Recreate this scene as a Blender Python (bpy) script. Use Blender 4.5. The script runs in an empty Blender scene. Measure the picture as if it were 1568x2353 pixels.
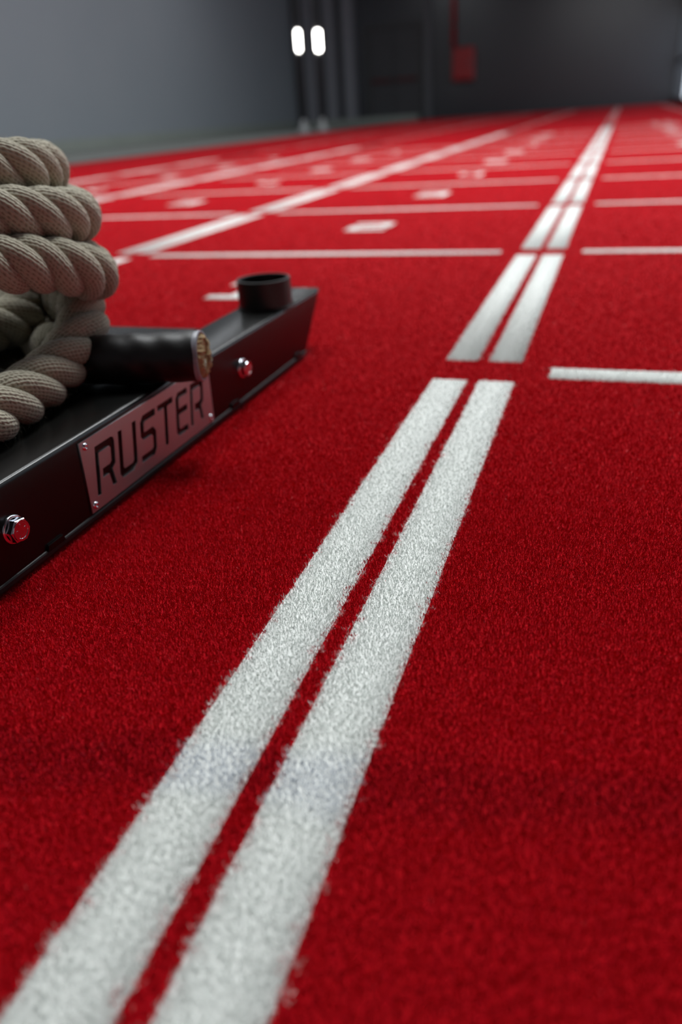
import bpy, bmesh, math, random
import numpy as np
from mathutils import Vector, Matrix

random.seed(7); RNG = np.random.default_rng(7)
scene = bpy.context.scene
C = scene.collection

# ------------------------------------------------------------------ camera
CAM_H = 0.34
ax = np.array([0.947, 0.314, -0.062]); ay = np.array([0.095, -0.462, -0.882]); az = np.array([-0.306, 0.829, -0.468])
az /= np.linalg.norm(az); ax -= az * (ax @ az); ax /= np.linalg.norm(ax); ay = np.cross(az, ax)
cam_d = bpy.data.cameras.new('camera'); cam = bpy.data.objects.new('camera', cam_d); C.objects.link(cam)
cam.matrix_world = Matrix(((ax[0], -ay[0], -az[0], 0), (ax[1], -ay[1], -az[1], 0), (ax[2], -ay[2], -az[2], CAM_H), (0, 0, 0, 1)))
cam_d.sensor_fit = 'VERTICAL'; cam_d.sensor_height = 36.0; cam_d.lens = 1721.0 / 2353.0 * 36.0
cam_d.clip_start = 0.02; cam_d.clip_end = 200
cam_d.dof.use_dof = True; cam_d.dof.focus_distance = 0.62; cam_d.dof.aperture_fstop = 2.8; cam_d.dof.aperture_blades = 0
scene.camera = cam

# ------------------------------------------------------------------ light
scene.view_settings.view_transform = 'Standard'; scene.view_settings.look = 'None'
scene.view_settings.gamma = 1.0; scene.view_settings.use_curve_mapping = False
scene.view_settings.exposure = 0.55
world = bpy.data.worlds.new('sky'); scene.world = world; world.use_nodes = True
bg = world.node_tree.nodes['Background']; bg.inputs[0].default_value = (0.78, 0.88, 1.0, 1); bg.inputs[1].default_value = 1.2

def area_light(name, loc, rot, sx, sy, power, col):
    d = bpy.data.lights.new(name, 'AREA'); d.shape = 'RECTANGLE'; d.size = sx; d.size_y = sy; d.energy = power; d.color = col
    o = bpy.data.objects.new(name, d); C.objects.link(o); o.location = loc; o.rotation_euler = rot
    return o
# rows of unseen ceiling lights over the track
for yy, pw in ((3.2, 185), (6.6, 95), (10.0, 42), (13.4, 20)):
    area_light('unseen_ceiling_light', (-0.3, yy, 5.6), (0, 0, 0), 1.2, 2.4, pw, (0.96, 0.985, 1.0))
    area_light('unseen_ceiling_light', (-2.8, yy, 5.6), (0, 0, 0), 1.2, 2.4, pw * 0.65, (0.96, 0.985, 1.0))
for yy in (10.0, 15.0, 20.0):  # added row of unseen lights, put in to brighten the left wall
    area_light('unseen_ceiling_light', (-7.8, yy, 5.6), (0, 0, 0), 1.2, 2.4, 42, (0.90, 0.95, 1.0))
# daylight entering by the window band of the right wall
wd_ = area_light('window_daylight_portal', (1.48, 15.7, 1.35), (0, math.radians(90), 0), 2.4, 26.6, 1, (1, 1, 1)); wd_.data.cycles.is_portal = True

# ------------------------------------------------------------------ helpers
def tag(o, label=None, cat=None, group=None, kind=None):
    if label: o['label'] = label
    if cat: o['category'] = cat
    if group: o['group'] = group
    if kind: o['kind'] = kind
    return o
def link(o, parent=None):
    C.objects.link(o)
    if parent is not None: o.parent = parent
    return o
def empty(name, loc=(0, 0, 0)):
    o = bpy.data.objects.new(name, None); C.objects.link(o); o.location = loc; o.empty_display_size = 0.05
    return o
def mesh_obj(name, bm, mat, parent=None, smooth=False):
    me = bpy.data.meshes.new(name); bm.to_mesh(me); bm.free()
    if smooth:
        for p in me.polygons: p.use_smooth = True
    for m in (mat if isinstance(mat, (list, tuple)) else [mat]): me.materials.append(m)
    return link(bpy.data.objects.new(name, me), parent)
def box(bm, x0, x1, y0, y1, z0, z1, bevel=0.0, seg=2):
    t = bmesh.new()
    bmesh.ops.create_cube(t, size=1.0)
    for v in t.verts:
        v.co = Vector(((x0 + x1) / 2 + v.co.x * (x1 - x0), (y0 + y1) / 2 + v.co.y * (y1 - y0), (z0 + z1) / 2 + v.co.z * (z1 - z0)))
    if bevel > 0: bmesh.ops.bevel(t, geom=list(t.edges), offset=bevel, segments=seg, profile=0.5, affect='EDGES')
    m = bpy.data.meshes.new('tmp'); t.to_mesh(m); t.free(); bm.from_mesh(m); bpy.data.meshes.remove(m)
def prism(bm, pts, lo, hi, axis='z'):
    """extrude a 2D polygon; axis z: pts are (x,y); axis x: pts are (y,z)"""
    def co(p, h): return (p[0], p[1], h) if axis == 'z' else (h, p[0], p[1])
    a = [bm.verts.new(co(p, lo)) for p in pts]; b = [bm.verts.new(co(p, hi)) for p in pts]
    n = len(pts)
    bm.faces.new(a[::-1]); bm.faces.new(b)
    for i in range(n): bm.faces.new((a[i], a[(i + 1) % n], b[(i + 1) % n], b[i]))
def lathe(bm, prof, mtx=Matrix(), seg=32, cap0=False, cap1=False):
    rings = []
    for r, h in prof:
        rings.append([bm.verts.new(mtx @ Vector((r * math.cos(2 * math.pi * k / seg), r * math.sin(2 * math.pi * k / seg), h))) for k in range(seg)])
    for a, b in zip(rings[:-1], rings[1:]):
        for k in range(seg): bm.faces.new((a[k], a[(k + 1) % seg], b[(k + 1) % seg], b[k]))
    if cap0: bm.faces.new(rings[0][::-1])
    if cap1: bm.faces.new(rings[-1])
def fixn(bm): bmesh.ops.recalc_face_normals(bm, faces=list(bm.faces))

def mat(name, col, rough=0.6, metal=0.0, spec=0.5, noise=None, bump=None, emit=None, sheen=0.0, sheen_rough=0.5):
    """noise=(scale, col2, amount)  bump=(scale, strength, distance)"""
    m = bpy.data.materials.new(name); m.use_nodes = True
    nt = m.node_tree; b = nt.nodes['Principled BSDF']
    b.inputs['Base Color'].default_value = (*col, 1); b.inputs['Roughness'].default_value = rough
    b.inputs['Metallic'].default_value = metal; b.inputs['Specular IOR Level'].default_value = spec
    if sheen: b.inputs['Sheen Weight'].default_value = sheen; b.inputs['Sheen Roughness'].default_value = sheen_rough
    tc = nt.nodes.new('ShaderNodeTexCoord')
    if noise:
        n = nt.nodes.new('ShaderNodeTexNoise'); n.inputs['Scale'].default_value = noise[0]; n.inputs['Detail'].default_value = 4
        nt.links.new(tc.outputs['Object'], n.inputs['Vector'])
        r = nt.nodes.new('ShaderNodeValToRGB'); r.color_ramp.elements[0].position = 0.5 - noise[2] / 2; r.color_ramp.elements[1].position = 0.5 + noise[2] / 2
        r.color_ramp.elements[0].color = (*col, 1); r.color_ramp.elements[1].color = (*noise[1], 1)
        nt.links.new(n.outputs['Fac'], r.inputs['Fac']); nt.links.new(r.outputs['Color'], b.inputs['Base Color'])
    if bump:
        n = nt.nodes.new('ShaderNodeTexNoise'); n.inputs['Scale'].default_value = bump[0]; n.inputs['Detail'].default_value = 3
        nt.links.new(tc.outputs['Object'], n.inputs['Vector'])
        bp = nt.nodes.new('ShaderNodeBump'); bp.inputs['Strength'].default_value = bump[1]; bp.inputs['Distance'].default_value = bump[2]
        nt.links.new(n.outputs['Fac'], bp.inputs['Height']); nt.links.new(bp.outputs['Normal'], b.inputs['Normal'])
    if emit:
        b.inputs['Emission Color'].default_value = (*emit[0], 1); b.inputs['Emission Strength'].default_value = emit[1]
    return m

M = dict(
    red_base=mat('red_turf_base', (0.46, 0.003, 0.009), 0.9, spec=0.1, noise=(160, (0.40, 0.003, 0.008), 0.6), bump=(260, 0.6, 0.004)),
    white_base=mat('white_turf_base', (0.74, 0.76, 0.73), 0.9, spec=0.2, bump=(260, 0.5, 0.003)),
    concrete=mat('screed_floor', (0.20, 0.21, 0.19), 0.7, noise=(1.2, (0.25, 0.26, 0.24), 0.5)),
    rubber=mat('black_rubber_trim', (0.02, 0.02, 0.02), 0.8, bump=(80, 0.2, 0.002)),
    wall=mat('grey_wall_panel', (0.31, 0.345, 0.375), 0.6, noise=(0.6, (0.335, 0.365, 0.39), 0.6)),
    wall_dark=mat('dark_wall_panel', (0.036, 0.038, 0.045), 0.26, spec=0.7, noise=(0.5, (0.042, 0.044, 0.051), 0.6)),
    wall_mid=mat('mid_grey_column', (0.10, 0.105, 0.115), 0.5, noise=(2, (0.115, 0.12, 0.13), 0.6)),
    bar_red=mat('dull_red_bar', (0.10, 0.008, 0.010), 0.5, noise=(6, (0.08, 0.006, 0.008), 0.5)),
    pilaster=mat('grey_pilaster', (0.23, 0.235, 0.26), 0.5, noise=(2, (0.26, 0.265, 0.29), 0.6)),
    skirting=mat('grey_green_skirting', (0.30, 0.33, 0.29), 0.6, noise=(3, (0.34, 0.37, 0.33), 0.5)),
    ceiling=mat('dark_ceiling', (0.06, 0.06, 0.06), 0.8, noise=(1, (0.07, 0.07, 0.07), 0.5)),
    door=mat('dark_door_paint', (0.05, 0.05, 0.055), 0.5, noise=(4, (0.06, 0.06, 0.065), 0.5)),
    gloss_red=mat('red_enamel', (0.42, 0.01, 0.015), 0.35, noise=(6, (0.36, 0.008, 0.012), 0.5)),
    pole=mat('dark_pole_paint', (0.05, 0.05, 0.05), 0.5, noise=(10, (0.06, 0.06, 0.06), 0.5)),
    base_white=mat('pale_base_paint', (0.32, 0.33, 0.33), 0.5, noise=(10, (0.36, 0.37, 0.37), 0.5)),
    tube=mat('lit_tube', (0.9, 0.9, 0.9), 0.4, emit=((1.0, 0.98, 0.93), 14.0)),
    frame=mat('dark_window_frame', (0.04, 0.043, 0.05), 0.4, noise=(6, (0.05, 0.053, 0.06), 0.5)),
    black=mat('black_powder_coat', (0.005, 0.0052, 0.0048), 0.27, spec=0.32, bump=(1400, 0.05, 0.0005)),
    tube_black=mat('black_socket_coat', (0.010, 0.010, 0.010), 0.40, spec=0.5, bump=(1200, 0.12, 0.0006)),
    plastic=mat('black_skid_plastic', (0.008, 0.009, 0.009), 0.5, spec=0.5, bump=(300, 0.1, 0.0008)),
    steel=mat('zinc_steel', (0.78, 0.80, 0.84), 0.16, metal=1.0, bump=(500, 0.05, 0.0004)),
    plate=mat('brushed_nameplate', (0.50, 0.46, 0.47), 0.42, metal=0.85, bump=(900, 0.08, 0.0004)),
    sleeve=mat('black_shrink_sleeve', (0.004, 0.004, 0.004), 0.45, spec=0.35, bump=(60, 0.12, 0.003)),
    cut=mat('tan_cut_fibres', (0.46, 0.33, 0.15), 0.8, noise=(420, (0.22, 0.14, 0.06), 0.5), bump=(500, 0.9, 0.003)),
    lip=mat('sleeve_lip_sheen', (0.20, 0.21, 0.24), 0.35, noise=(200, (0.30, 0.31, 0.34), 0.5)),
    fuzz=mat('rope_fuzz', (0.44, 0.40, 0.31), 0.7, noise=(50, (0.40, 0.36, 0.27), 0.5)),
)
# turf fibres: every blade has its own tone; a darker bluish band crosses the stripes
def fibre(name, c0, c1, band_tint, rough, spec):
    m = bpy.data.materials.new(name); m.use_nodes = True; nt = m.node_tree; b = nt.nodes['Principled BSDF']
    b.inputs['Roughness'].default_value = rough; b.inputs['Specular IOR Level'].default_value = spec
    ge = nt.nodes.new('ShaderNodeNewGeometry'); tc = nt.nodes.new('ShaderNodeTexCoord')
    mix = nt.nodes.new('ShaderNodeMix'); mix.data_type = 'RGBA'; mix.inputs['A'].default_value = (*c0, 1); mix.inputs['B'].default_value = (*c1, 1)
    nt.links.new(ge.outputs['Random Per Island'], mix.inputs['Factor'])
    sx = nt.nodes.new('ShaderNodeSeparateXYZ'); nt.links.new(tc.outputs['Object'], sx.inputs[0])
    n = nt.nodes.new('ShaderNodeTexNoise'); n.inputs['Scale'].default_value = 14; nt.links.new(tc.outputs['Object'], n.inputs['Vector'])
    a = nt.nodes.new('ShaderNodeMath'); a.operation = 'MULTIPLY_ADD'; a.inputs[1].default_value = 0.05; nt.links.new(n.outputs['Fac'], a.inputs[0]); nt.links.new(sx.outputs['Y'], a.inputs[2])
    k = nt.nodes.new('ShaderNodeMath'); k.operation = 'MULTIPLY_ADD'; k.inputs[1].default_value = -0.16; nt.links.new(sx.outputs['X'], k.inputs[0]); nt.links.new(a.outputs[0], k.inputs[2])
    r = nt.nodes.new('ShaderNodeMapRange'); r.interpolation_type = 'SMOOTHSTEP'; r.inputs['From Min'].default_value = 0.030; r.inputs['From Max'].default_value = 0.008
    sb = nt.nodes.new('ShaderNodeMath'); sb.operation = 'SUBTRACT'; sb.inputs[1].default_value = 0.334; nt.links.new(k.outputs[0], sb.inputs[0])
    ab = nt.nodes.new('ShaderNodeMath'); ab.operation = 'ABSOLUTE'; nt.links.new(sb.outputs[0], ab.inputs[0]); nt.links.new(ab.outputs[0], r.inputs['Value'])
    ml = nt.nodes.new('ShaderNodeMix'); ml.data_type = 'RGBA'; ml.blend_type = 'MULTIPLY'; ml.inputs['B'].default_value = (*band_tint, 1)
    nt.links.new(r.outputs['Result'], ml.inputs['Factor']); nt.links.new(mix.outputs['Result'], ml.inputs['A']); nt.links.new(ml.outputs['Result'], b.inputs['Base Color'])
    return m
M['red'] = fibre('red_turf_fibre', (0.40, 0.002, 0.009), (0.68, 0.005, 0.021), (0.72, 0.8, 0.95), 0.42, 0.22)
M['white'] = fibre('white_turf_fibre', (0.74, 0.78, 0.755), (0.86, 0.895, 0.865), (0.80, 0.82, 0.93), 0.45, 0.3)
# glass
g = bpy.data.materials.new('window_glass'); g.use_nodes = True; nt = g.node_tree
nt.nodes.remove(nt.nodes['Principled BSDF'])
tr = nt.nodes.new('ShaderNodeBsdfTransparent'); gl = nt.nodes.new('ShaderNodeBsdfGlossy'); gl.inputs['Roughness'].default_value = 0.05
mx = nt.nodes.new('ShaderNodeMixShader'); mx.inputs[0].default_value = 0.07
nt.links.new(tr.outputs[0], mx.inputs[1]); nt.links.new(gl.outputs[0], mx.inputs[2])
nt.links.new(mx.outputs[0], nt.nodes['Material Output'].inputs[0]); M['glass'] = g
# rope strand: yarn rows follow the strand (uv: u along, v around)
def rope_mat():
    m = bpy.data.materials.new('tan_rope_yarn'); m.use_nodes = True; nt = m.node_tree; b = nt.nodes['Principled BSDF']
    b.inputs['Roughness'].default_value = 0.85; b.inputs['Specular IOR Level'].default_value = 0.15
    b.inputs['Sheen Weight'].default_value = 0.25
    uv = nt.nodes.new('ShaderNodeUVMap'); uv.uv_map = 'UVMap'
    mp = nt.nodes.new('ShaderNodeMapping'); mp.inputs['Rotation'].default_value = (0, 0, 0.5)
    nt.links.new(uv.outputs[0], mp.inputs[0])
    w = nt.nodes.new('ShaderNodeTexWave'); w.bands_direction = 'Y'; w.inputs['Scale'].default_value = 95; w.inputs['Distortion'].default_value = 2.5
    w.inputs['Detail'].default_value = 2; w.inputs['Detail Scale'].default_value = 3
    nt.links.new(mp.outputs[0], w.inputs[0])
    n = nt.nodes.new('ShaderNodeTexNoise'); n.inputs['Scale'].default_value = 700; n.inputs['Detail'].default_value = 3
    nt.links.new(uv.outputs[0], n.inputs[0])
    w2 = nt.nodes.new('ShaderNodeTexWave'); w2.bands_direction = 'X'; w2.inputs['Scale'].default_value = 70; w2.inputs['Distortion'].default_value = 6; w2.inputs['Detail'].default_value = 2
    nt.links.new(mp.outputs[0], w2.inputs[0])
    a = nt.nodes.new('ShaderNodeMath'); a.operation = 'MULTIPLY_ADD'; a.inputs[1].default_value = 0.5
    nt.links.new(w2.outputs['Fac'], a.inputs[0]); nt.links.new(w.outputs['Fac'], a.inputs[2])
    a2 = nt.nodes.new('ShaderNodeMath'); a2.operation = 'MULTIPLY_ADD'; a2.inputs[1].default_value = 0.6
    nt.links.new(n.outputs['Fac'], a2.inputs[0]); nt.links.new(a.outputs[0], a2.inputs[2])
    bp = nt.nodes.new('ShaderNodeBump'); bp.inputs['Strength'].default_value = 0.55; bp.inputs['Distance'].default_value = 0.0016
    nt.links.new(a2.outputs[0], bp.inputs['Height']); nt.links.new(bp.outputs[0], b.inputs['Normal'])
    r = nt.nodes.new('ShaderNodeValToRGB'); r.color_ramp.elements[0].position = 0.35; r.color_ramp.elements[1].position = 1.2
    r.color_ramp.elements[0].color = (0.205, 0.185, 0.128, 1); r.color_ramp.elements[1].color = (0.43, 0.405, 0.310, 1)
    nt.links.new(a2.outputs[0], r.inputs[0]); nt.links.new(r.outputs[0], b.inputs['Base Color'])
    return m
M['rope'] = rope_mat()

# ------------------------------------------------------------------ the hall
XR, XL, Z_CEIL, Y_BACK = 1.46, -11.35, 6.0, -4.0
Y_FAR = 29.2
def far_y(x): return Y_FAR
def sx(x): return x * Y_FAR / (28.3 - 0.2 * x)
def struct(name, bm, m):
    fixn(bm); o = mesh_obj(name, bm, m); o['kind'] = 'structure'; return o
bm = bmesh.new(); box(bm, XL - 0.3, XR + 0.3, Y_BACK - 0.3, 32, -0.25, -0.012); tag(struct('floor', bm, M['concrete']), 'grey green screed floor showing beside the red carpet')
bm = bmesh.new(); box(bm, XL - 0.3, XR + 0.3, Y_BACK - 0.3, 32, Z_CEIL, Z_CEIL + 0.2); tag(struct('ceiling', bm, M['ceiling']), 'dark hall ceiling above the track')
bm = bmesh.new(); box(bm, XL - 0.25, XL, Y_BACK, Y_FAR, -0.012, Z_CEIL); tag(struct('wall_left', bm, M['wall']), 'plain grey panel wall on the left of the hall')
bm = bmesh.new(); box(bm, XL, XR, Y_BACK - 0.2, Y_BACK, -0.012, Z_CEIL); tag(struct('wall_back', bm, M['wall']), 'grey wall behind the viewer')
bm = bmesh.new(); box(bm, XL, XL + 0.03, Y_BACK, Y_FAR - 0.36, -0.012, 0.22); tag(struct('baseboard_left', bm, M['skirting']), 'grey green baseboard along the left wall')
# far wall (slightly skewed)
bm = bmesh.new(); box(bm, XL - 0.25, XR + 0.25, Y_FAR, Y_FAR + 0.3, -0.012, Z_CEIL)
wall_far = tag(struct('wall_far', bm, M['wall_dark']), 'dark grey wall at the far end of the hall')
def wall_part(name, x0, x1, z0, z1, depth, m, parent, back=0.0, bevel=0.0):
    b = bmesh.new(); x0, x1 = sx(x0), sx(x1); y0, y1 = far_y(x0), far_y(x1)
    pts = [(x0, y0 - depth), (x1, y1 - depth), (x1, y1 - back), (x0, y0 - back)]
    prism(b, pts, z0, z1); fixn(b)
    if bevel: bmesh.ops.bevel(b, geom=list(b.edges), offset=bevel, segments=2, affect='EDGES')
    o = mesh_obj(name, b, m, parent)
    return o
for x0, x1 in ((-11.38, -10.95), (-10.52, -10.06), (-9.75, -9.33)):
    wall_part('pilaster', x0, x1, -0.012, Z_CEIL, 0.30, M['pilaster'], wall_far)
bb = wall_part('baseboard_far', -11.70, -6.9, -0.012, 0.17, 0.34, M['skirting'], None); tag(bb, 'grey green plinth along the far wall below the pilasters', kind='structure')
# double emergency door
d1 = empty('door_1', (sx(-7.8), Y_FAR, 0)); tag(d1, 'dark double door with red push bars in the far wall', kind='structure')
def door_part(name, *a, **k):
    o = wall_part(name, *a, **k); o.parent = d1; o.matrix_parent_inverse = Matrix.Translation(-d1.location); return o
door_part('door_frame', -8.88, -8.76, 0, 2.82, 0.10, M['pole'], None)
door_part('door_frame', -6.86, -6.74, 0, 2.82, 0.10, M['pole'], None)
door_part('door_frame', -8.88, -6.74, 2.82, 2.94, 0.10, M['pole'], None)
for x0, x1 in ((-8.75, -7.83), (-7.80, -6.87)):
    door_part('door_leaf', x0, x1, 0.0, 2.80, 0.06, M['door'], None)
    door_part('push_bar', x0 + 0.08, x1 - 0.08, 1.23, 1.33, 0.20, M['bar_red'], None, back=0.10)
    for xx in (x0 + 0.06, x1 - 0.14): door_part('bar_bracket', xx, xx + 0.08, 1.20, 1.36, 0.14, M['pole'], None, back=0.06)
wall_part('jamb_column', -6.68, -6.42, -0.012, Z_CEIL, 0.14, M['wall_mid'], wall_far)
# right wall with its low window band
WY0, WY1, WZ0, WZ1 = 2.4, 29.05, 0.10, 2.55
bm = bmesh.new()
box(bm, XR, XR + 0.25, Y_BACK, Y_FAR, -0.012, WZ0); box(bm, XR, XR + 0.25, Y_BACK, Y_FAR, WZ1, Z_CEIL)
box(bm, XR, XR + 0.25, Y_BACK, WY0, WZ0, WZ1); box(bm, XR, XR + 0.25, WY1, Y_FAR, WZ0, WZ1)
tag(struct('wall_right', bm, M['wall_dark']), 'dark wall with a window band on the right of the track')
NW = 9; pitch = (WY1 - WY0) / NW
for i in range(NW):
    a, b_ = WY0 + i * pitch, WY0 + (i + 1) * pitch
    w = empty('window_%d' % (i + 1), (XR + 0.12, (a + b_) / 2, WZ0)); inv = Matrix.Translation(-w.location)
    tag(w, 'bright dark framed window at the right edge, nearest the far wall' if i == NW - 1 else 'tall bright window with dark frame nearer along the right wall', group=None if i == NW - 1 else 'windows along the right wall', kind='structure')
    def wp(nm, *bx, m=M['frame']):
        t = bmesh.new(); box(t, *bx); o = mesh_obj(nm, t, m, w); o.matrix_parent_inverse = inv
    wp('frame_post', XR - 0.012, XR + 0.10, a, a + 0.08, WZ0, WZ1); wp('frame_post', XR - 0.012, XR + 0.10, b_ - 0.08, b_, WZ0, WZ1)
    wp('frame_rail', XR - 0.012, XR + 0.10, a + 0.06, b_ - 0.06, WZ0, WZ0 + 0.06); wp('frame_rail', XR - 0.012, XR + 0.10, a + 0.06, b_ - 0.06, WZ1 - 0.06, WZ1)
    wp('frame_rail', XR - 0.012, XR + 0.10, a + 0.06, b_ - 0.06, 1.10, 1.20)
    wp('pane', XR + 0.005, XR + 0.015, a + 0.06, b_ - 0.06, WZ0 + 0.06, 1.10, m=M['glass'])
    wp('pane', XR + 0.005, XR + 0.015, a + 0.06, b_ - 0.06, 1.20, WZ1 - 0.06, m=M['glass'])

# ------------------------------------------------------------------ red track carpet
CX0, CX1, CY0, CY1 = -6.4, 1.42, -3.5, 28.9
Z_BASE = -0.0045
carpet = empty('track_carpet', (0, 0, 0)); tag(carpet, 'red turf track carpet with white lane stripes, metre marks and numerals', 'carpet')
bm = bmesh.new(); prism(bm, [(CX0, CY0), (CX1, CY0), (CX1, CY1), (CX0, 28.9)], -0.012, Z_BASE); fixn(bm)
mesh_obj('turf_backing', bm, M['red_base'], carpet)
bm = bmesh.new(); box(bm, CX0 - 0.30, CX0, CY0, 28.9, -0.012, -0.001, 0.003, 1); mesh_obj('edge_trim', bm, M['rubber'], carpet)

STRIPES = []      # (x0,x1,y0,y1) of every white shape near enough to carry its own pile
def slab(name, x0, x1, y0, y1, top=Z_BASE + 0.0012):
    b = bmesh.new(); box(b, x0, x1, y0, y1, Z_BASE - 0.002, top); return b
TICK = 0.07; GAP = 0.047
dash_defs = []
PAIRS = [(-0.1650, -1, 11), (-1.418, 1, 11), (-2.80, 2, 9), (-4.10, 3, 8), (1.09, 9, 14)]
HALF = ((-0.0575, -0.0082), (0.0082, 0.0575))
near_stripes = []; far_runs = []
for px, n0, n1 in PAIRS:
    for h0, h1 in HALF:
        for n in range(n0, n1):
            if n < 1 and px == -0.1650:
                if n != -1: continue
                y0, y1 = -0.6, 1 + TICK - GAP
            else:
                y0, y1 = n + TICK + GAP, n + 1 + TICK - GAP
            if n == 0: continue
            near_stripes.append((px + h0, px + h1, y0, y1, 'lane_stripe'))
        # the far run of the same stripe: dashes too small to tell apart
        far_runs.append([(px + h0, px + h1, n + TICK + GAP, n + 1 + TICK - GAP) for n in range(n1, 28)])
for k, (n0, n1) in {0: (2, 11), 1: (2, 9), 2: (3, 8), -1: (1, 12)}.items():
    for n in range(n0, n1):
        near_stripes.append((-1.318 - 1.255 * k, -0.268 - 1.255 * k, n + TICK - (0.024 if n < 2 else 0.020), n + TICK + (0.024 if n < 2 else 0.020), 'metre_line'))

# numerals: block figures on a 3 x 5 cell grid
FIG = {'0': '111101101101111', '1': '110010010010111', '2': '111001111100111', '3': '111001111001111', '4': '101101111001001', '5': '111100111001111', '6': '111100111101111', '7': '111001001001001', '8': '111101111101111', '9': '111101111001111'}
def figure(ch, x0, y0, wd, hgt, t):
    cx_ = [x0, x0 + t, x0 + wd - t, x0 + wd] if ch != '1' else [x0, x0 + wd / 2 - t / 2, x0 + wd / 2 + t / 2, x0 + wd]
    m_ = (hgt - 3 * t) / 2; cy_ = [y0, y0 + t, y0 + t + m_, y0 + 2 * t + m_, y0 + 2 * t + 2 * m_, y0 + hgt]
    cells = [(c, 4 - r) for r in range(5) for c in range(3) if FIG[ch][r * 3 + c] == '1']
    return cells, cx_, cy_, [(cx_[c], cx_[c + 1], cy_[r], cy_[r + 1]) for c, r in cells]
def figure_bm(fig):
    cells, cx_, cy_, _ = fig; b = bmesh.new(); vs = {}
    def V(i, j):
        if (i, j) not in vs: vs[(i, j)] = b.verts.new((cx_[i], cy_[j], Z_BASE - 0.002))
        return vs[(i, j)]
    fs = [b.faces.new((V(c, r), V(c + 1, r), V(c + 1, r + 1), V(c, r + 1))) for c, r in cells]
    ex = bmesh.ops.extrude_face_region(b, geom=fs)
    for v in [g_ for g_ in ex['geom'] if isinstance(g_, bmesh.types.BMVert)]: v.co.z = Z_BASE + 0.0012
    fixn(b); return b
numerals = []
for k, n0, n1 in ((0, 1, 10), (1, 2, 8), (2, 4, 8), (-1, 5, 12)):
    for n in range(n0, n1):
        cx = -0.780 - 1.255 * k; s = str(n); wd = 0.14 if len(s) == 1 else 0.12; tot = wd * len(s) + 0.03 * (len(s) - 1)
        for i, ch in enumerate(s):
            fg = figure(ch, cx - tot / 2 + i * (wd + 0.03), n + 0.510, wd, 0.175, 0.036)
            numerals.append((fg, fg[3]))

# --- pile: one short two-triangle blade per tuft
SLED_X = (-0.545, -0.449); SLED_Y1 = 1.125
def spacing(y): return min(0.045, 0.00108 * max(1.0, y / 0.6) ** 1.25)
def scatter():
    out = []; y = 0.04; y_end = 28.8
    while y < y_end:
        sp_ = spacing(y)
        xa = max(CX0, (-0.55 if y < 0.9 else -0.55 - 1.0 * y)); xb = min(CX1, 0.16 + 0.28 * y)   # the seen wedge with a wide margin
        n = int((xb - xa) / sp_)
        out.append(np.stack([xa + (np.arange(n) + RNG.random(n)) * sp_, y + RNG.random(n) * sp_, np.full(n, sp_)], 1)); y += sp_
    r = np.concatenate(out)
    under = (r[:, 0] < -0.459 + 0.012 * (r[:, 1] - 0.401) + 0.0022) & (r[:, 1] < SLED_Y1) & (r[:, 0] > SLED_X[0])
    deck = (r[:, 0] <= SLED_X[0]) & (r[:, 1] < 0.9) & (r[:, 0] > -1.1)
    r = r[~under & ~deck]; return r[:, :2], r[:, 2]
R_, S_ = scatter()
# tufts spill over the edges in small clumps
CL = RNG.normal(0, 1, (512, 512, 2))
ci = np.floor(R_ / 0.0042).astype(int) % 512; cj = np.floor(R_ / 0.0110 + 37).astype(int) % 512
jit = RNG.normal(0, 0.0012, R_.shape) + 0.0019 * CL[ci[:, 0], ci[:, 1]] + 0.0013 * CL[cj[:, 1], cj[:, 0]]
Rj = R_ + jit
owner = np.full(len(R_), -1)
shapes = [[s[:4]] for s in near_stripes] + [rc for _, rc in numerals] + far_runs
for i, rects in enumerate(shapes):
    for (a, b_, c, d) in rects:
        owner[(Rj[:, 0] > a) & (Rj[:, 0] < b_) & (Rj[:, 1] > c) & (Rj[:, 1] < d)] = i
def blade_mesh(root, sp, extra=None):
    n = len(root)
    ang = RNG.random(n) * 2 * np.pi; lean = np.abs(RNG.normal(0.45, 0.27, n)); la = RNG.random(n) * 2 * np.pi
    L = np.clip(0.0042 - root[:, 1] * 0.0008, 0.0028, 0.0040) * RNG.uniform(0.75, 1.15, n); w = sp * 0.66 * RNG.uniform(0.7, 1.2, n)
    d = np.stack([np.sin(lean) * np.cos(la), np.sin(lean) * np.sin(la), np.cos(lean)], 1)
    side = np.stack([np.cos(ang), np.sin(ang), np.zeros(n)], 1) * w[:, None] * 0.5
    b0 = np.concatenate([root, np.full((n, 1), Z_BASE - 0.0005)], 1); tip = b0 + d * L[:, None]
    v = np.stack([b0 - side, b0 + side, tip + side * 0.6, tip - side * 0.6], 1).reshape(-1, 3)
    return v
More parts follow.
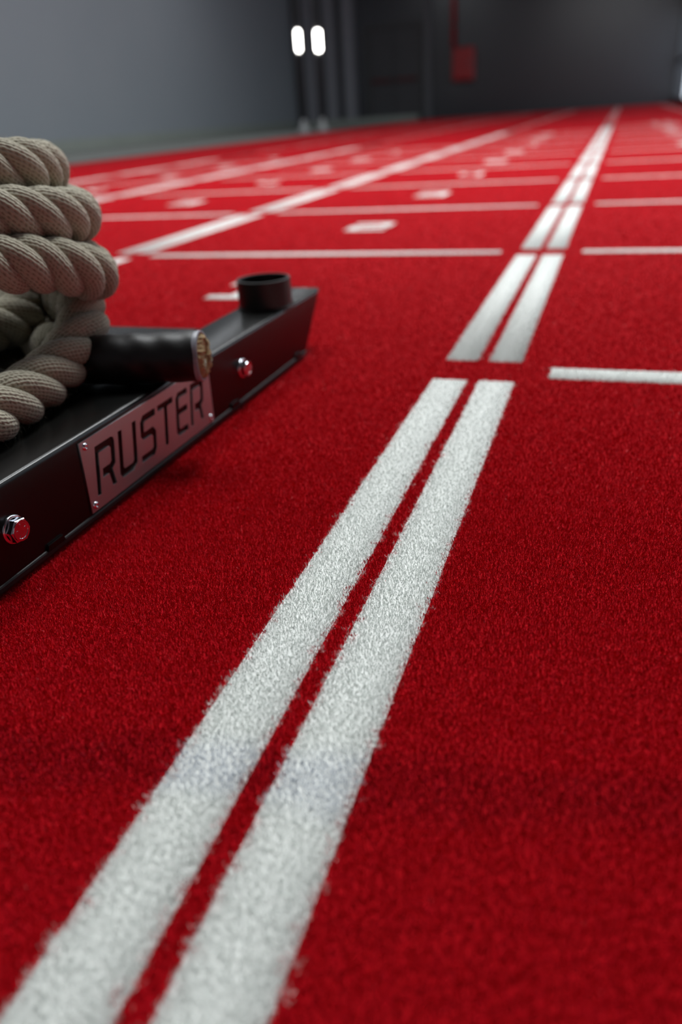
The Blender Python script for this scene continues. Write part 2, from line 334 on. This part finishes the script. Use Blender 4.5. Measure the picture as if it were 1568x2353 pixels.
def np_mesh(name, verts, mats, parent, base_bm=None):
    n = len(verts) // 4
    bv, bf = np.zeros((0, 3)), []
    if base_bm is not None:
        base_bm.verts.ensure_lookup_table(); bv = np.array([v.co[:] for v in base_bm.verts]); bf = [[v.index for v in f.verts] for f in base_bm.faces]; base_bm.free()
    allv = np.concatenate([bv, verts]); nb = len(bv)
    loops = np.concatenate([np.array([i for f in bf for i in f], dtype=np.int64), np.arange(nb, nb + 4 * n)])
    nf = len(bf) + n
    sizes = np.array([len(f) for f in bf] + [4] * n) if bf else np.full(n, 4)
    me = bpy.data.meshes.new(name); me.vertices.add(len(allv)); me.vertices.foreach_set('co', allv.astype(np.float32).ravel())
    me.loops.add(len(loops)); me.loops.foreach_set('vertex_index', loops.astype(np.int32))
    me.polygons.add(nf); st = np.concatenate([[0], np.cumsum(sizes)[:-1]]); me.polygons.foreach_set('loop_start', st.astype(np.int32))
    mi = np.concatenate([np.zeros(len(bf)), np.ones(n) if bf else np.zeros(n)]); me.polygons.foreach_set('material_index', mi.astype(np.int32))
    for m in mats: me.materials.append(m)
    me.update(calc_edges=True)
    return link(bpy.data.objects.new(name, me), parent)
sel = owner < 0
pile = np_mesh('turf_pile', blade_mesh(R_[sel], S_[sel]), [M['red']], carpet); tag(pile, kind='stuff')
for i, s in enumerate(near_stripes):
    sel = owner == i; b = slab('s', *s[:4]); nm = s[4]
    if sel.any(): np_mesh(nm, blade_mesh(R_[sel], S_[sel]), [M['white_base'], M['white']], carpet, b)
    else: mesh_obj(nm, b, M['white_base'], carpet)
for j, (n, rects) in enumerate(numerals):
    sel = owner == len(near_stripes) + j; b = figure_bm(n)
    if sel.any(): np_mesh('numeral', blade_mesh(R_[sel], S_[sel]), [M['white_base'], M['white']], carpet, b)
    else: mesh_obj('numeral', b, M['white_base'], carpet)

for j, rects in enumerate(far_runs):
    sel = owner == len(near_stripes) + len(numerals) + j; b = bmesh.new()
    for (a, b_, c, d) in rects: box(b, a, b_, c, d, Z_BASE - 0.002, Z_BASE + 0.0012)
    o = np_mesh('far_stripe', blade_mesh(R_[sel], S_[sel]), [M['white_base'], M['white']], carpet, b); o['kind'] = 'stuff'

# ------------------------------------------------------------------ push sled
sled = empty('push_sled', (-0.495, 0.55, 0)); tag(sled, 'black steel push sled with a lettered nameplate and pole socket', 'sled')
SROT = Matrix.Translation((-0.459, 0.401, 0)) @ Matrix.Rotation(-0.012, 4, 'Z') @ Matrix.Translation((0.459, -0.401, 0))
SINV = Matrix.Translation(-sled.location)
def sp(name, bm, m, parent=None, smooth=False):
    bm.transform(SROT); fixn(bm); o = mesh_obj(name, bm, m, parent or sled, smooth)
    o.matrix_parent_inverse = SINV if parent is None else Matrix()
    return o
def auto_smooth(o, deg=40):
    me = o.data
    for p in me.polygons: p.use_smooth = True
    b = bmesh.new(); b.from_mesh(me)
    for e in b.edges:
        if len(e.link_faces) == 2 and e.calc_face_angle(0) > math.radians(deg): e.smooth = False
    b.to_mesh(me); b.free()
XO, XI, ZT = -0.459, -0.541, 0.0885        # outer face, inner edge, top of the runner
def runner_bm(xo, xi, nose=True):
    b = bmesh.new(); prism(b, [(-0.25, 0.007), (1.116, 0.007), (1.196, ZT), (-0.25, ZT)], xi, xo, 'x'); fixn(b)
    bmesh.ops.bevel(b, geom=[e for e in b.edges if all(v.co.z > ZT - 0.001 for v in e.verts) or all(v.co.y > 1.0 for v in e.verts)], offset=0.0052, segments=5, profile=0.5, affect='EDGES')
    return b
auto_smooth(sp('runner', runner_bm(XO, XI), M['black']))
b = bmesh.new(); box(b, XI + 0.004, XO + 0.0015, -0.25, 1.108, 0.0, 0.0075, 0.002, 2); sp('skid_strip', b, M['plastic'])
# the second runner, beyond the left edge of the photo
auto_smooth(sp('runner', runner_bm(-1.02, -1.10), M['black']))
b = bmesh.new(); box(b, -1.096, -1.0185, -0.25, 1.108, 0.0, 0.0075, 0.002, 2); sp('skid_strip', b, M['plastic'])
b = bmesh.new(); box(b, -1.02, XI, 0.30, 0.925, ZT - 0.0065, ZT - 0.0005, 0.001, 1); sp('deck_plate', b, M['black'])
b = bmesh.new(); box(b, -1.02, XI, 0.885, 0.925, 0.03, ZT - 0.0065, 0.002, 1); sp('cross_beam', b, M['black'])
b = bmesh.new(); box(b, -1.02, XI, 0.30, 0.34, 0.03, ZT - 0.0065, 0.002, 1); sp('cross_beam', b, M['black'])
# weld tabs along the foot of the outer face
for y in (0.476, 0.85, 1.075):
    b = bmesh.new(); prism(b, [(y - 0.014, 0.0045), (y + 0.014, 0.0045), (y + 0.011, 0.0125), (y - 0.011, 0.0125)], XO - 0.002, XO + 0.0022, 'x'); fixn(b)
    bmesh.ops.bevel(b, geom=list(b.edges), offset=0.0012, segments=2, affect='EDGES'); sp('weld_tab', b, M['black'])
# sockets
for xc in (-0.4985, -1.06):
    b = bmesh.new(); mt = Matrix.Translation((xc, 1.062, ZT))
    lathe(b, [(0.0408, -0.001), (0.0408, 0.0405), (0.0400, 0.0415), (0.0372, 0.0415), (0.0364, 0.0405), (0.0364, 0.0005), (0.001, 0.0005)], mt, 48)
    so = sp('pole_socket', b, M['tube_black']); auto_smooth(so, 35)
    b = bmesh.new(); n = 48; rr = 6
    rings = []
    for k in range(n):
        th = 2 * math.pi * k / n; ro = 0.0030 + 0.0007 * math.sin(k * 2.9) + 0.0004 * math.sin(k * 5.3)
        rings.append([b.verts.new(mt @ Vector(((0.0408 + ro * math.cos(q)) * math.cos(th), (0.0408 + ro * math.cos(q)) * math.sin(th), ro * math.sin(q)))) for q in [2 * math.pi * j / rr for j in range(rr)]])
    for k in range(n):
        for j in range(rr): b.faces.new((rings[k][j], rings[(k + 1) % n][j], rings[(k + 1) % n][(j + 1) % rr], rings[k][(j + 1) % rr]))
    sp('weld_bead', b, M['black'], so, True)
# nameplate with cut-through letters
LZ0, LZ1, SL = 0.0218, 0.0702, 0.225
Rp = [(0, .0702), (.0270, .0702), (.0308, .0688), (.0328, .0650), (.0328, .0425), (.0270, .0388), (.0332, .0218), (.0262, .0218), (.0212, .0360), (.0108, .0360), (.0108, .0450), (.0230, .0450), (.0258, .0472), (.0258, .0600), (.0240, .0622), (.0060, .0622), (.0060, .0218), (0, .0218)]
Up = [(0, .0702), (0, .0275), (.0045, .0218), (.0250, .0218), (.0328, .0275), (.0328, .0702), (.0258, .0702), (.0258, .0318), (.0238, .0298), (.0092, .0298), (.0070, .0318), (.0070, .0702)]
Sp = [(.0302, .0702), (.0302, .0630), (.0092, .0630), (.0070, .0608), (.0070, .0522), (.0245, .0522), (.0305, .0462), (.0305, .0275), (.0260, .0218), (0, .0218), (0, .0290), (.0215, .0290), (.0238, .0312), (.0238, .0425), (.0215, .0446), (.0052, .0446), (0, .0495), (0, .0645), (.0052, .0702)]
Tp = [(0, .0702), (.0325, .0702), (.0325, .0638), (.0202, .0638), (.0202, .0218), (.0136, .0218), (.0136, .0638), (0, .0638)]
Ep = [(.0262, .0702), (.0262, .0636), (.0092, .0636), (.0066, .0615), (.0066, .0518), (.0256, .0518), (.0256, .0452), (.0066, .0452), (.0066, .0306), (.0088, .0284), (.0262, .0284), (.0262, .0218), (.0045, .0218), (0, .0268), (0, .0650), (.0048, .0702)]
letters = [(0.5455, Rp), (0.5850, Up), (0.6258, Sp), (0.6610, Tp), (0.7000, Ep), (0.7335, [(x * .95, z) for x, z in Rp])]
cu = bpy.data.curves.new('nameplate', 'CURVE'); cu.dimensions = '2D'; cu.fill_mode = 'BOTH'; cu.extrude = 0.0007
def spl(pts):
    s = cu.splines.new('POLY'); s.points.add(len(pts) - 1); s.use_cyclic_u = True
    for p, q in zip(s.points, pts): p.co = (q[0], q[1], 0, 1)
PY0, PY1, PZ0, PZ1 = 0.5325, 0.7885, 0.0092, 0.0818; sh = 0.05
spl([(PY0 + sh * (z - PZ0), z) if y == PY0 else (y + sh * (z - PZ0), z) for y, z in ((PY0, PZ0), (PY1, PZ0), (PY1, PZ1), (PY0, PZ1))])
for x0, pts in letters: spl([(x0 + x + SL * (z - LZ0), z) for x, z in pts])
tmp = bpy.data.objects.new('tmp', cu); C.objects.link(tmp); dg = bpy.context.evaluated_depsgraph_get()
pm = bpy.data.meshes.new_from_object(tmp.evaluated_get(dg)); bpy.data.objects.remove(tmp); bpy.data.curves.remove(cu)
b = bmesh.new(); b.from_mesh(pm); bpy.data.meshes.remove(pm)
for v in b.verts: v.co = Vector((XO + 0.0010 + v.co.z, v.co.x, v.co.y))
np_o = sp('nameplate', b, M['plate']); tag(np_o, 'pinkish metal nameplate cut through with the letters RUSTER')
TOX = Matrix.Rotation(math.radians(90), 4, 'Y')
for y, z in ((0.5392, 0.0155), (0.5435, 0.0760), (0.7810, 0.0160), (0.7838, 0.0758)):
    b = bmesh.new(); mt = Matrix.Translation((XO + 0.0015, y, z)) @ TOX
    lathe(b, [(0.0038, 0.0), (0.0038, 0.0006), (0.0032, 0.0016), (0.0020, 0.0021), (0.0016, 0.0021), (0.0014, 0.0010), (0.0001, 0.0010)], mt, 20)
    o = sp('screw', b, M['steel'], np_o, True)
    o.matrix_parent_inverse = Matrix()
# hex bolts
def hex_bolt(y, z, rot):
    b = bmesh.new(); mt = Matrix.Translation((XO, y, z)) @ TOX @ Matrix.Rotation(rot, 4, 'Z')
    R6 = 0.0112; v0 = []; hh = 0.0022
    lathe(b, [(R6, hh), (R6, hh + 0.0058), (R6 * 0.93, hh + 0.0070)], mt, 6, True, False)
    ap = R6 * 0.86
    ring6 = [mt @ Vector((R6 * 0.93 * math.cos(math.pi / 3 * k), R6 * 0.93 * math.sin(math.pi / 3 * k), hh + 0.0070)) for k in range(6)]
    b.faces.new([b.verts.new(p) for p in ring6])
    lathe(b, [(ap * 0.98, hh + 0.0068), (ap * 0.95, hh + 0.0076), (ap * 0.74, hh + 0.0077), (ap * 0.70, hh + 0.0072), (0.0001, hh + 0.0071)], mt, 36)
    for k in range(5):        # the raised grade marks on the head
        th = 2 * math.pi * k / 5 + 0.3
        c = Vector((ap * 0.52 * math.cos(th), ap * 0.52 * math.sin(th), hh + 0.0071))
        t = bmesh.new(); box(t, -0.0009, 0.0009, -0.0003, 0.0003, 0, 0.0003)
        t.transform(mt @ Matrix.Translation(c) @ Matrix.Rotation(th, 4, 'Z')); m_ = bpy.data.meshes.new('t'); t.to_mesh(m_); t.free(); b.from_mesh(m_); bpy.data.meshes.remove(m_)
    o = sp('hex_bolt', b, M['steel'])
    b = bmesh.new(); lathe(b, [(0.0128, 0.0), (0.0128, 0.0016), (0.0122, 0.0022), (0.0105, 0.0022)], Matrix.Translation((XO, y, z)) @ TOX, 32); sp('washer', b, M['steel'], o, True)
hex_bolt(0.434, 0.046, 0.35); hex_bolt(0.884, 0.047, 0.1)

# ------------------------------------------------------------------ battle rope
rope = empty('battle_rope', (-0.66, 0.66, ZT)); tag(rope, 'thick tan twisted rope coiled on the sled with a black sleeved end', 'rope')
RINV = Matrix.Translation(-rope.location)
ctrl = [(-.412, .7105, .1165), (-.466, .697, .1165), (-.516, .683, .1165), (-.572, .690, .1165), (-.640, .740, .1165), (-.705, .805, .1165), (-.800, .800, .1165), (-.860, .710, .1165), (-.820, .620, .122), (-.745, .605, .140), (-.680, .655, .150), (-.658, .720, .150), (-.705, .765, .158), (-.790, .740, .160), (-.870, .640, .140), (-.850, .530, .1165), (-.760, .450, .1165), (-.660, .415, .1165), (-.565, .440, .1165),
        (-.533, .495, .1145), (-.533, .531, .1145), (-.538, .577, .1150), (-.544, .634, .121), (-.548, .685, .138), (-.566, .726, .156), (-.615, .768, .160), (-.700, .830, .172), (-.800, .800, .195), (-.850, .700, .215), (-.800, .590, .235), (-.690, .535, .244),
        (-.615, .545, .243), (-.561, .612, .232), (-.542, .651, .224), (-.528, .686, .213), (-.539, .722, .201), (-.589, .772, .206), (-.700, .840, .222), (-.800, .800, .240), (-.850, .700, .260), (-.790, .600, .280), (-.680, .565, .284),
        (-.610, .593, .279), (-.574, .643, .273), (-.556, .683, .267), (-.554, .718, .263), (-.571, .757, .259), (-.624, .809, .261), (-.720, .850, .274), (-.810, .800, .290), (-.850, .720, .305), (-.800, .630, .320), (-.700, .605, .324),
        (-.630, .640, .318), (-.597, .683, .314), (-.591, .719, .311), (-.609, .767, .307), (-.656, .814, .309), (-.730, .835, .312), (-.800, .790, .318), (-.790, .720, .322), (-.720, .690, .318)]
P = np.array(ctrl)
def catmull(P, per=40):
    Q = np.vstack([2 * P[0] - P[1], P, 2 * P[-1] - P[-2]]); out = []
    for i in range(1, len(Q) - 2):
        t = np.linspace(0, 1, per, endpoint=False)[:, None]; p0, p1, p2, p3 = Q[i - 1:i + 3]
        out.append(0.5 * (2 * p1 + (p2 - p0) * t + (2 * p0 - 5 * p1 + 4 * p2 - p3) * t ** 2 + (3 * p1 - p0 - 3 * p2 + p3) * t ** 3))
    return np.vstack(out + [P[-1:]])
def resample(pts, step):
    d = np.concatenate([[0], np.cumsum(np.linalg.norm(np.diff(pts, axis=0), axis=1))]); n = int(d[-1] / step)
    s = np.linspace(0, d[-1], n); return np.stack([np.interp(s, d, pts[:, k]) for k in range(3)], 1), s
path, sarr = resample(catmull(P), 0.0030)
for _ in range(3): path[1:-1] = (path[:-2] + 2 * path[1:-1] + path[2:]) / 4
def frames(path):
    T = np.gradient(path, axis=0); T /= np.linalg.norm(T, axis=1)[:, None]
    N = np.zeros_like(T); n = np.cross(T[0], [0, 0, 1.0]); n /= np.linalg.norm(n); N[0] = n
    for i in range(1, len(T)):
        n = N[i - 1] - T[i] * (N[i - 1] @ T[i]); N[i] = n / np.linalg.norm(n)
    return T, N, np.cross(T, N)
T, N, B = frames(path)
ROPE_R, LAY = 0.0285, 0.092
# the lay opens where the rope bends off the deck
i_lo = int(np.argmin(np.linalg.norm(path - np.array([-.535, .495, .115]), axis=1))); i_hi = int(np.argmin(np.linalg.norm(path - np.array([-.600, .755, .160]), axis=1)))
lay_i = np.full(len(path), LAY); lay_i[i_lo:i_hi] = 0.128
ker = np.ones(21) / 21; lay_i = np.convolve(np.pad(lay_i, 10, mode='edge'), ker, 'valid')
PHASE = np.concatenate([[0], np.cumsum(2 * np.pi * np.diff(sarr) / lay_i[1:])])
def strand_mesh(name, ph):
    a = ph + PHASE        # right-hand lay
    k_ = np.where(sarr < 0.19, 0.84, np.minimum(1.0, 0.84 + (sarr - 0.19) * 8))
    off = ROPE_R * 0.53 * k_[:, None]; rad = ROPE_R * 0.485
    rdir = np.cos(a)[:, None] * N + np.sin(a)[:, None] * B
    c = path + rdir * off
    Ts = np.gradient(c, axis=0); Ts /= np.linalg.norm(Ts, axis=1)[:, None]
    r1 = rdir - Ts * np.sum(rdir * Ts, 1)[:, None]; r1 /= np.linalg.norm(r1, axis=1)[:, None]; r2 = np.cross(Ts, r1)
    K = 16; th = np.linspace(0, 2 * np.pi, K, endpoint=False); n = len(c)
    rr = rad * k_ * (1 + 0.03 * np.sin(sarr * 130 + ph * 3))
    v = c[:, None, :] + rr[:, None, None] * (np.cos(th)[None, :, None] * r1[:, None, :] * 1.0 + np.sin(th)[None, :, None] * r2[:, None, :] * 1.06)
    idx = np.arange(n * K).reshape(n, K)
    q = np.stack([idx[:-1], np.roll(idx, -1, 1)[:-1], np.roll(idx, -1, 1)[1:], idx[1:]], -1).reshape(-1, 4)
    me = bpy.data.meshes.new(name); me.from_pydata(v.reshape(-1, 3).tolist(), [], q.tolist())
    me.polygons.foreach_set('use_smooth', np.ones(len(q), dtype=bool))
    uvl = me.uv_layers.new(name='UVMap')
    L = np.concatenate([[0], np.cumsum(np.linalg.norm(np.diff(c, axis=0), axis=1))]); vv = np.arange(K + 1) / K * 2 * np.pi * rad
    ii, kk = np.meshgrid(np.arange(n - 1), np.arange(K), indexing='ij')
    uv = np.stack([np.stack([L[ii], vv[kk]], -1), np.stack([L[ii], vv[kk + 1]], -1), np.stack([L[ii + 1], vv[kk + 1]], -1), np.stack([L[ii + 1], vv[kk]], -1)], 2)
    uvl.data.foreach_set('uv', uv.reshape(-1).astype(np.float32))
    me.materials.append(M['rope']); me.update()
    o = link(bpy.data.objects.new(name, me), rope); o.matrix_parent_inverse = RINV
    return c, r1, r2, rr
pts = []
for k in range(3): pts.append(strand_mesh('strand', 2 * math.pi * k / 3))
# loose fibres standing off the strands
i0 = int(0.35 / 0.003); nfz = 36000; fv = []
ks = RNG.integers(0, 3, nfz); ii = RNG.integers(i0, len(path) - 2, nfz); th = RNG.uniform(-1.7, 1.7, nfz)
cc = np.stack([p[0] for p in pts]); r1a = np.stack([p[1] for p in pts]); r2a = np.stack([p[2] for p in pts])
nrm = np.cos(th)[:, None] * r1a[ks, ii] + np.sin(th)[:, None] * r2a[ks, ii]
base = cc[ks, ii] + nrm * ROPE_R * 0.49
tan = RNG.normal(0, 1, (nfz, 3)); tan /= np.linalg.norm(tan, axis=1)[:, None]
dr = nrm * 0.6 + tan * 0.75; dr /= np.linalg.norm(dr, axis=1)[:, None]
Lh = RNG.gamma(2.0, 0.0021, nfz)[:, None] + 0.001
sd = np.cross(dr, RNG.normal(0, 1, (nfz, 3))); sd /= np.linalg.norm(sd, axis=1)[:, None]; sd *= 0.00007
tip = base + dr * Lh + np.array([0, 0, -0.12]) * Lh
vv = np.stack([base - sd, base + sd, tip + sd * .5, tip - sd * .5], 1).reshape(-1, 3)
fz = np_mesh('loose_fibres', vv, [M['fuzz']], rope); fz.matrix_parent_inverse = RINV; fz['kind'] = 'stuff'
# black shrink sleeve over the first 17 cm and the cut end
ns = int(0.185 / 0.003); K = 40; sv = []
bm = bmesh.new(); rings = []
thv = np.linspace(0, 2 * np.pi, K, endpoint=False)
for i in range(ns):
    lump = 1.0 + 0.018 * np.cos(3 * (thv - 2 * np.pi * sarr[i] / LAY)) + 0.015 * math.sin(sarr[i] * 90)
    rr = 0.0272 * lump * (1.0 if i > 1 else 0.985)
    rings.append([bm.verts.new(path[i] + rr[k] * (math.cos(thv[k]) * N[i] + math.sin(thv[k]) * B[i])) for k in range(K)])
for a_, b_ in zip(rings[:-1], rings[1:]):
    for k in range(K): bm.faces.new((a_[k], a_[(k + 1) % K], b_[(k + 1) % K], b_[k]))
fixn(bm); slv = mesh_obj('shrink_sleeve', bm, M['sleeve'], rope, True); slv.matrix_parent_inverse = RINV
tag(slv, 'black heat shrink sleeve around the rope end')
bm = bmesh.new(); ring = []      # cut lip of the sleeve, white-blue sheen painted into its pale colour
for j, (r_, h_) in enumerate(((0.0268, 0.004), (0.0276, 0.0), (0.0270, -0.0022), (0.0246, -0.0022), (0.0238, 0.003))):
    ring.append([bm.verts.new(path[0] + T[0] * h_ + r_ * (1 + 0.03 * math.sin(3 * t_ + 1)) * (math.cos(t_) * N[0] + math.sin(t_) * B[0])) for t_ in thv])
for a_, b_ in zip(ring[:-1], ring[1:]):
    for k in range(K): bm.faces.new((a_[k], a_[(k + 1) % K], b_[(k + 1) % K], b_[k]))
fixn(bm); lip = mesh_obj('sleeve_lip', bm, M['lip'], slv, True)
lip.matrix_parent_inverse = RINV
lip.matrix_parent_inverse = Matrix.Translation(-rope.location) if False else Matrix()
bm = bmesh.new(); ring = []      # frayed end grain
for r_, h_ in ((0.0240, 0.003), (0.0236, -0.0030), (0.0200, -0.0055), (0.0150, -0.0062), (0.0090, -0.0060), (0.0040, -0.0064), (0.0005, -0.0062)):
    ring.append([bm.verts.new(path[0] + T[0] * (h_ + RNG.normal(0, 0.0010)) + r_ * (math.cos(t_) * N[0] + math.sin(t_) * B[0])) for t_ in thv])
for a_, b_ in zip(ring[:-1], ring[1:]):
    for k in range(K): bm.faces.new((a_[k], a_[(k + 1) % K], b_[(k + 1) % K], b_[k]))
fixn(bm); ce = mesh_obj('cut_end', bm, M['cut'], rope); ce.matrix_parent_inverse = RINV
tag(ce, 'frayed tan cut end of the rope')

# ------------------------------------------------------------------ far fixtures
def light_stand(x, y, label, zt0, zt1, w):
    o = empty('light_stand', (x, y, -0.012)); tag(o, label, 'light stand', 'lit tube stands by the far corner')
    b = bmesh.new(); lathe(b, [(0.15, 0), (0.15, 0.06), (0.09, 0.12), (0.05, 0.28), (0.03, 0.30)], seg=24, cap0=True, cap1=True); mesh_obj('base', b, M['base_white'], o, True)
    b = bmesh.new(); lathe(b, [(0.022, 0.28), (0.022, 3.6)], seg=16, cap0=True, cap1=True); mesh_obj('pole', b, M['pole'], o, True)
    b = bmesh.new(); box(b, -0.05, 0.05, -0.02, 0.03, zt0 - 0.06, zt1 + 0.06, 0.01, 2); h = mesh_obj('lamp_housing', b, M['pole'], o)
    b = bmesh.new(); lathe(b, [(0.004, zt0), (w, zt0 + 0.02), (w, zt1 - 0.02), (0.004, zt1)], Matrix.Translation((0.02, -0.05, 0)), 16, True, True); mesh_obj('lamp_tube', b, M['tube'], h, True)
    o.rotation_euler = (0, 0, 0.35)
light_stand(-7.18, 18.77, 'slim pole with a narrow lit tube and pale base, nearest the plain grey wall', 1.68, 2.09, 0.035)
light_stand(-6.94, 19.44, 'slim pole with a wider lit tube, beside the dark pilasters', 1.69, 2.11, 0.05)
hx = sx(-5.25)
hc = empty('hose_cabinet', (hx, Y_FAR - 0.01, 1.08)); tag(hc, 'red fire hose cabinet on the far wall beside the double door', 'cabinet')
b = bmesh.new(); box(b, -0.36, 0.36, -0.34, 0.0, 0.0, 0.98, 0.05, 3); mesh_obj('body', b, M['gloss_red'], hc)
b = bmesh.new(); box(b, -0.31, 0.31, -0.37, -0.335, 0.05, 0.93, 0.012, 2); dr_ = mesh_obj('door', b, M['gloss_red'], hc)
b = bmesh.new(); box(b, 0.22, 0.26, -0.40, -0.365, 0.42, 0.58, 0.008, 2); mesh_obj('handle', b, M['pole'], dr_)
wpz = empty('water_pipe', (sx(-5.62), Y_FAR - 0.13, 2.08)); tag(wpz, 'dull red water pipe running up the far wall above the hose cabinet', 'pipe')
b = bmesh.new(); lathe(b, [(0.07, 0), (0.07, Z_CEIL - 2.10)], seg=20, cap0=True, cap1=True); mesh_obj('pipe_run', b, M['gloss_red'], wpz, True)
for z in (0.6, 2.2):
    b = bmesh.new(); lathe(b, [(0.085, z), (0.085, z + 0.05)], seg=20, cap0=True, cap1=True); box(b, -0.03, 0.03, 0.0, 0.12, z, z + 0.05); mesh_obj('pipe_clip', b, M['pole'], wpz)
